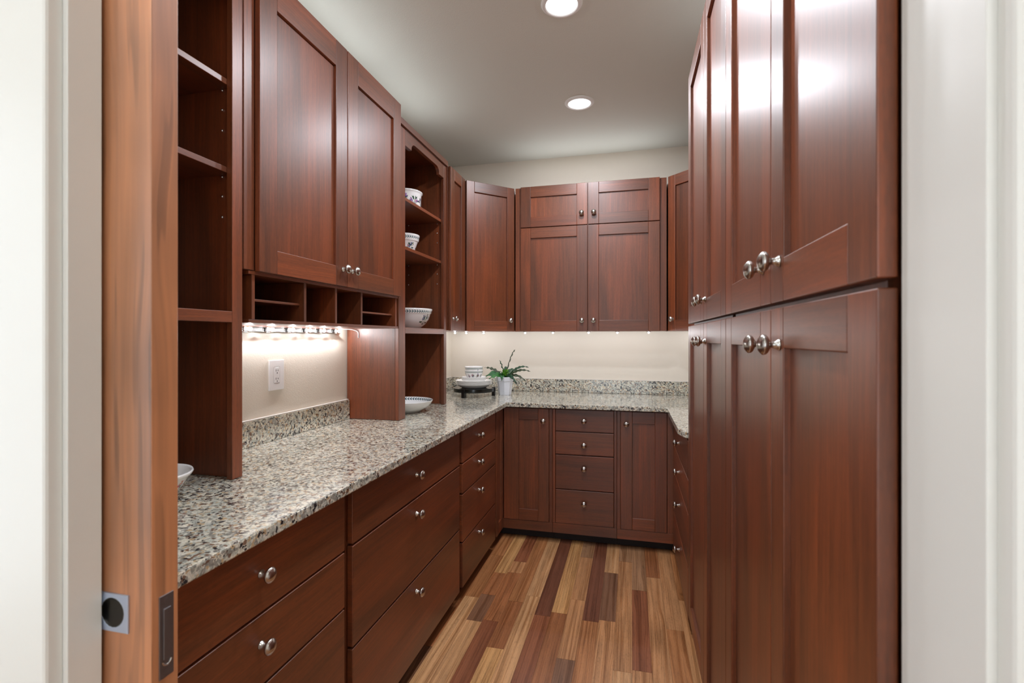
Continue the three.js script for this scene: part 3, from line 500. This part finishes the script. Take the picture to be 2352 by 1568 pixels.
{
  // straight-sided dish, plain rim, purple flowers
  let v = vessel([[0, 0], [0.083, 0], [0.086, 0.003], [0.088, 0.088], [0.095, 0.094], [0.096, 0.101], [0.093, 0.104]], [[0.089, 0.101], [0.083, 0.09], [0.081, 0.01], [0.07, 0.006], [0, 0.006]]);
  let a = v.at(2), b = v.at(3);
  bowlThing('straight-sided white dish with purple flowers and plain rim, on the top shelf of the hutch', -1.295, 2.0955, -2.63, v, canvas(1536, 1024, (x, w, h) => { for (let i = 0; i < 9; i++) sprig(x, (i + 0.5) / 9 * w, VC(mix(a, b, 0.52)) * h, (b - a) * h * 0.75, ['#7d57a8', '#9a6bc0', '#b06a9c'], r2); }));
  // small tapered bowl with a banded leaf rim
  v = vessel([[0, 0], [0.045, 0], [0.048, 0.003], [0.072, 0.074], [0.077, 0.076], [0.083, 0.108], [0.0815, 0.111]], [[0.079, 0.109], [0.068, 0.07], [0.044, 0.008], [0, 0.006]]);
  a = v.at(2); b = v.at(3); let c = v.at(4), d = v.at(5);
  bowlThing('small tapered bowl with a leaf-banded rim, on the middle shelf of the hutch', -1.295, 1.8325, -2.62, v, canvas(1536, 1024, (x, w, h) => { garland(x, w, VC(mix(c, d, 0.5)) * h, 40, 40, '#2d5a62'); for (let i = 0; i < 5; i++) sprig(x, (i + 0.72) / 5 * w, VC(mix(a, b, 0.55)) * h, (b - a) * h * 0.8, ['#3b4f8f', '#a05b86', '#4d6a50'], r2); }));
  // deep round bowl, leaf rim, dark blue spray
  v = vessel([[0, 0], [0.062, 0], [0.066, 0.004], [0.092, 0.024], [0.112, 0.052], [0.124, 0.086], [0.128, 0.088], [0.135, 0.110], [0.134, 0.115]], [[0.130, 0.113], [0.120, 0.085], [0.107, 0.052], [0.088, 0.028], [0.06, 0.010], [0, 0.008]]);
  const q = v; bowlThing('deep round bowl with green leaf rim and blue spray, on the lowest hutch shelf', -1.29, 1.3965, -2.665, v, canvas(2048, 1024, (x, w, h) => { garland(x, w, VC(mix(q.at(6), q.at(7), 0.4)) * h, 56, 34, '#23535a'); for (let i = 0; i < 4; i++) sprig(x, (i + 0.87) / 4 * w, VC(mix(q.at(3), q.at(5), 0.42)) * h, 200, ['#27356e', '#2c3f80', '#1f2d55'], r2); }));
  // wide low serving dish, leaf border inside
  v = vessel([[0, 0.004], [0.074, 0.004], [0.078, 0], [0.086, 0], [0.090, 0.006], [0.128, 0.026], [0.150, 0.050], [0.158, 0.064], [0.157, 0.0665]], [[0.153, 0.065], [0.144, 0.048], [0.122, 0.026], [0.09, 0.013], [0.05, 0.010], [0, 0.010]]);
  const e = v; bowlThing('wide shallow serving bowl with a leaf border inside, on the granite within the hutch', -1.268, 0.9148, -2.563, v, canvas(2048, 1024, (x, w, h) => { garland(x, w, VC(mix(e.at(9), e.at(10), 0.6)) * h, 60, 36, '#1f4a55'); }));
  // bowl by the door, plain rim, pink flower
  v = vessel([[0, 0], [0.052, 0], [0.056, 0.003], [0.080, 0.036], [0.094, 0.060], [0.0985, 0.062], [0.102, 0.069], [0.100, 0.073]], [[0.094, 0.070], [0.088, 0.058], [0.074, 0.034], [0.05, 0.010], [0, 0.008]]);
  const p = v; bowlThing('white bowl with pink flowers half hidden behind the pocket door, on the granite', -1.222, 0.9148, -0.992, v, canvas(1536, 1024, (x, w, h) => { for (let i = 0; i < 7; i++) sprig(x, (i + 0.3) / 7 * w, VC(mix(p.at(2), p.at(4), 0.5)) * h, 190, ['#d8768a', '#e08a7a', '#c45a7c'], r2); }));
}
const PX = -1.122, PZ = -3.378;
{ // glass stand on three legs
  const t = thing('display_stand', 'low round smoked glass stand on black legs under the plates', 'stand', [PX, 0.915, PZ]);
  mesh('glass_disc', lathe([[0, 0.948], [0.147, 0.948], [0.149, 0.950], [0.149, 0.973], [0.147, 0.975], [0, 0.975]], 64).translate(PX, 0, PZ), M.smoke, t);
  for (const [dx, dz] of [[-0.0315, 0.142], [0.138, -0.044], [-0.107, -0.098]]) mesh('leg', box(PX + dx - 0.012, PX + dx + 0.012, 0.9146, 0.978, PZ + dz - 0.012, PZ + dz + 0.012, 1, 0.002), M.black, t);
}
function plateGeo(r, h) { return vessel([[0, 0.002], [r * 0.60, 0.002], [r * 0.61, 0], [r * 0.66, 0], [r * 0.70, 0.003], [r * 0.80, h * 0.35], [r * 0.97, h * 0.82], [r, h * 0.95], [r * 0.995, h]], [[r * 0.97, h * 0.965], [r * 0.80, h * 0.515], [r * 0.70, 0.008], [r * 0.62, 0.006], [0, 0.006]]).g; }
const bigPlate = plateGeo(0.135, 0.030), smallPlate = plateGeo(0.0915, 0.030);
const where = ['lowest', 'second from the bottom', 'third from the bottom', 'topmost'];
for (let i = 0; i < 4; i++) { const t = thing('dinner_plate', `white dinner plate, ${where[i]} of the four on the glass stand`, 'plate', [PX, 0.9762 + i * 0.0085, PZ], 'dinner plates stacked on the stand'); mesh('plate_body', bigPlate.clone().translate(PX, 0.9762 + i * 0.0085, PZ), M.porcelain, t); }
for (let i = 0; i < 3; i++) { const t = thing('side_plate', `small white side plate, ${['lowest', 'middle one', 'topmost'][i]} of the three between the dinner plates and bowls`, 'plate', [PX, 1.0085 + i * 0.0085, PZ], 'side plates stacked on the dinner plates'); mesh('plate_body', smallPlate.clone().translate(PX, 1.0085 + i * 0.0085, PZ), M.porcelain, t); }
{
  const v = vessel([[0, 0], [0.034, 0], [0.036, 0.003], [0.052, 0.020], [0.063, 0.044], [0.068, 0.070], [0.067, 0.072]], [[0.064, 0.070], [0.059, 0.044], [0.048, 0.022], [0.03, 0.007], [0, 0.006]]);
  const map = canvas(2048, 512, (x, w, h) => { garland(x, w, VC(mix(v.at(4), v.at(5), 0.60)) * h, 50, 30, '#24524e'); for (let i = 0; i < 11; i++) sprig(x, (i + 0.4) / 11 * w, VC(mix(v.at(2), v.at(4), 0.55)) * h, 150, ['#8c5a74', '#3f4f86', '#a0566a'], r2); });
  const m = china(map);
  for (let i = 0; i < 2; i++) { const y = 1.032 + i * 0.026, t = thing('bowl', i ? 'small flower-patterned bowl nested in the one below, at the top of the crockery stack' : 'small flower-patterned bowl resting on the side plates, lower of the nested pair', 'bowl', [PX, y, PZ], 'nested bowls on the plates'); mesh('bowl_body', v.g.clone().translate(PX, y, PZ), m, t); }
}

// ------------------------------------------------------------------ potted plant
{
  const cx = -0.921, cz = -3.507, y0 = 0.9146, t = thing('potted_plant', 'green fern-like plant with wavy leaves in a white faceted pot by the backsplash', 'plant', [cx, y0, cz]);
  let g = new THREE.LatheGeometry([[0, 0], [0.047, 0], [0.060, 0.102], [0.064, 0.104], [0.0685, 0.133], [0.0635, 0.134], [0.060, 0.120], [0, 0.118]].map(([r, y]) => new THREE.Vector2(r, y)), 8, Math.PI / 8 - 0.2).toNonIndexed(); g.computeVertexNormals();
  mesh('pot', g.translate(cx, y0, cz), M.pot, t);
  mesh('soil', new THREE.CylinderGeometry(0.058, 0.055, 0.012, 8).translate(cx, y0 + 0.121, cz), M.soil, t);
  function leaf(tip, rise, wid, mat, waves, out = 0.004) {
    const a = new THREE.Vector3(cx + (tip[0] - cx) * 0.06, y0 + 0.125, cz + (tip[2] - cz) * 0.06), b = new THREE.Vector3(...tip), c = a.clone().lerp(b, 0.5); c.y = Math.max(a.y, b.y) * 0.5 + c.y * 0.5 + rise;
    const cv = new THREE.QuadraticBezierCurve3(a, c, b), N = 26, pos = [], idx = [], wd = wid * 1.7, side = new THREE.Vector3(b.x - a.x, 0, b.z - a.z).cross(new THREE.Vector3(0, 1, 0)); if (side.length() < 0.02) side.set(1, 0, 0.2); side.normalize(); { const k = -side.z; side.multiplyScalar(Math.cos(0.8)); side.y += k * Math.sin(0.8); side.normalize(); }
    for (let i = 0; i <= N; i++) {
      const s = i / N, p = cv.getPoint(s), tan = cv.getTangent(s), nrm = tan.clone().cross(side).normalize(), w = wd * Math.pow(Math.sin(Math.PI * (0.12 + 0.88 * s) ** 0.8), 0.8) * (1 + 0.22 * Math.sin(s * waves * 6.28)), wv = out * Math.sin(s * waves * 6.28 + 1);
      for (const [k, lift] of [[-1, wv], [-0.5, 0.3 * wv], [0, -wd * 0.22], [0.5, -0.3 * wv], [1, -wv]]) { const q = p.clone().addScaledVector(side, k * w).addScaledVector(nrm, lift); pos.push(q.x, q.y, q.z); }
      if (i < N) for (let k = 0; k < 4; k++) { const o = i * 5 + k; idx.push(o, o + 1, o + 5, o + 1, o + 6, o + 5); }
    }
    const lg = new THREE.BufferGeometry(); lg.setAttribute('position', new THREE.Float32BufferAttribute(pos, 3)); lg.setIndex(idx); lg.computeVertexNormals(); mesh('leaf', lg, mat, t);
  }
  const L = M.leaf;
  for (const [x, y, z, r, w, m, n] of [
    [-0.845, 1.250, -3.52, 0.02, 0.0105, 4, 5], [-0.962, 1.170, -3.50, 0.01, 0.0085, 1, 4], [-1.085, 1.112, -3.52, 0.03, 0.008, 4, 5], [-1.055, 1.050, -3.44, 0.05, 0.017, 0, 2], [-1.02, 1.035, -3.43, 0.05, 0.014, 2, 3],
    [-0.925, 1.025, -3.425, 0.045, 0.011, 0, 3], [-0.725, 1.090, -3.50, 0.05, 0.0075, 4, 6], [-0.745, 1.118, -3.54, 0.05, 0.0075, 1, 6], [-0.815, 1.000, -3.44, 0.06, 0.009, 1, 4], [-0.755, 1.015, -3.50, 0.06, 0.0075, 4, 5],
    [-0.90, 1.110, -3.46, 0.01, 0.008, 3, 2], [-0.885, 1.105, -3.49, 0.01, 0.007, 3, 2], [-0.925, 1.105, -3.465, 0.01, 0.007, 3, 2], [-0.875, 1.085, -3.46, 0.01, 0.007, 3, 2], [-0.95, 1.09, -3.46, 0.015, 0.010, 2, 2], [-0.93, 1.12, -3.58, 0.02, 0.010, 1, 3], [-0.87, 1.10, -3.58, 0.03, 0.009, 1, 3]]) leaf([x, y, z], r, w, L[m], n);
}

scene.updateMatrixWorld(true);
renderer.render(scene, camera);
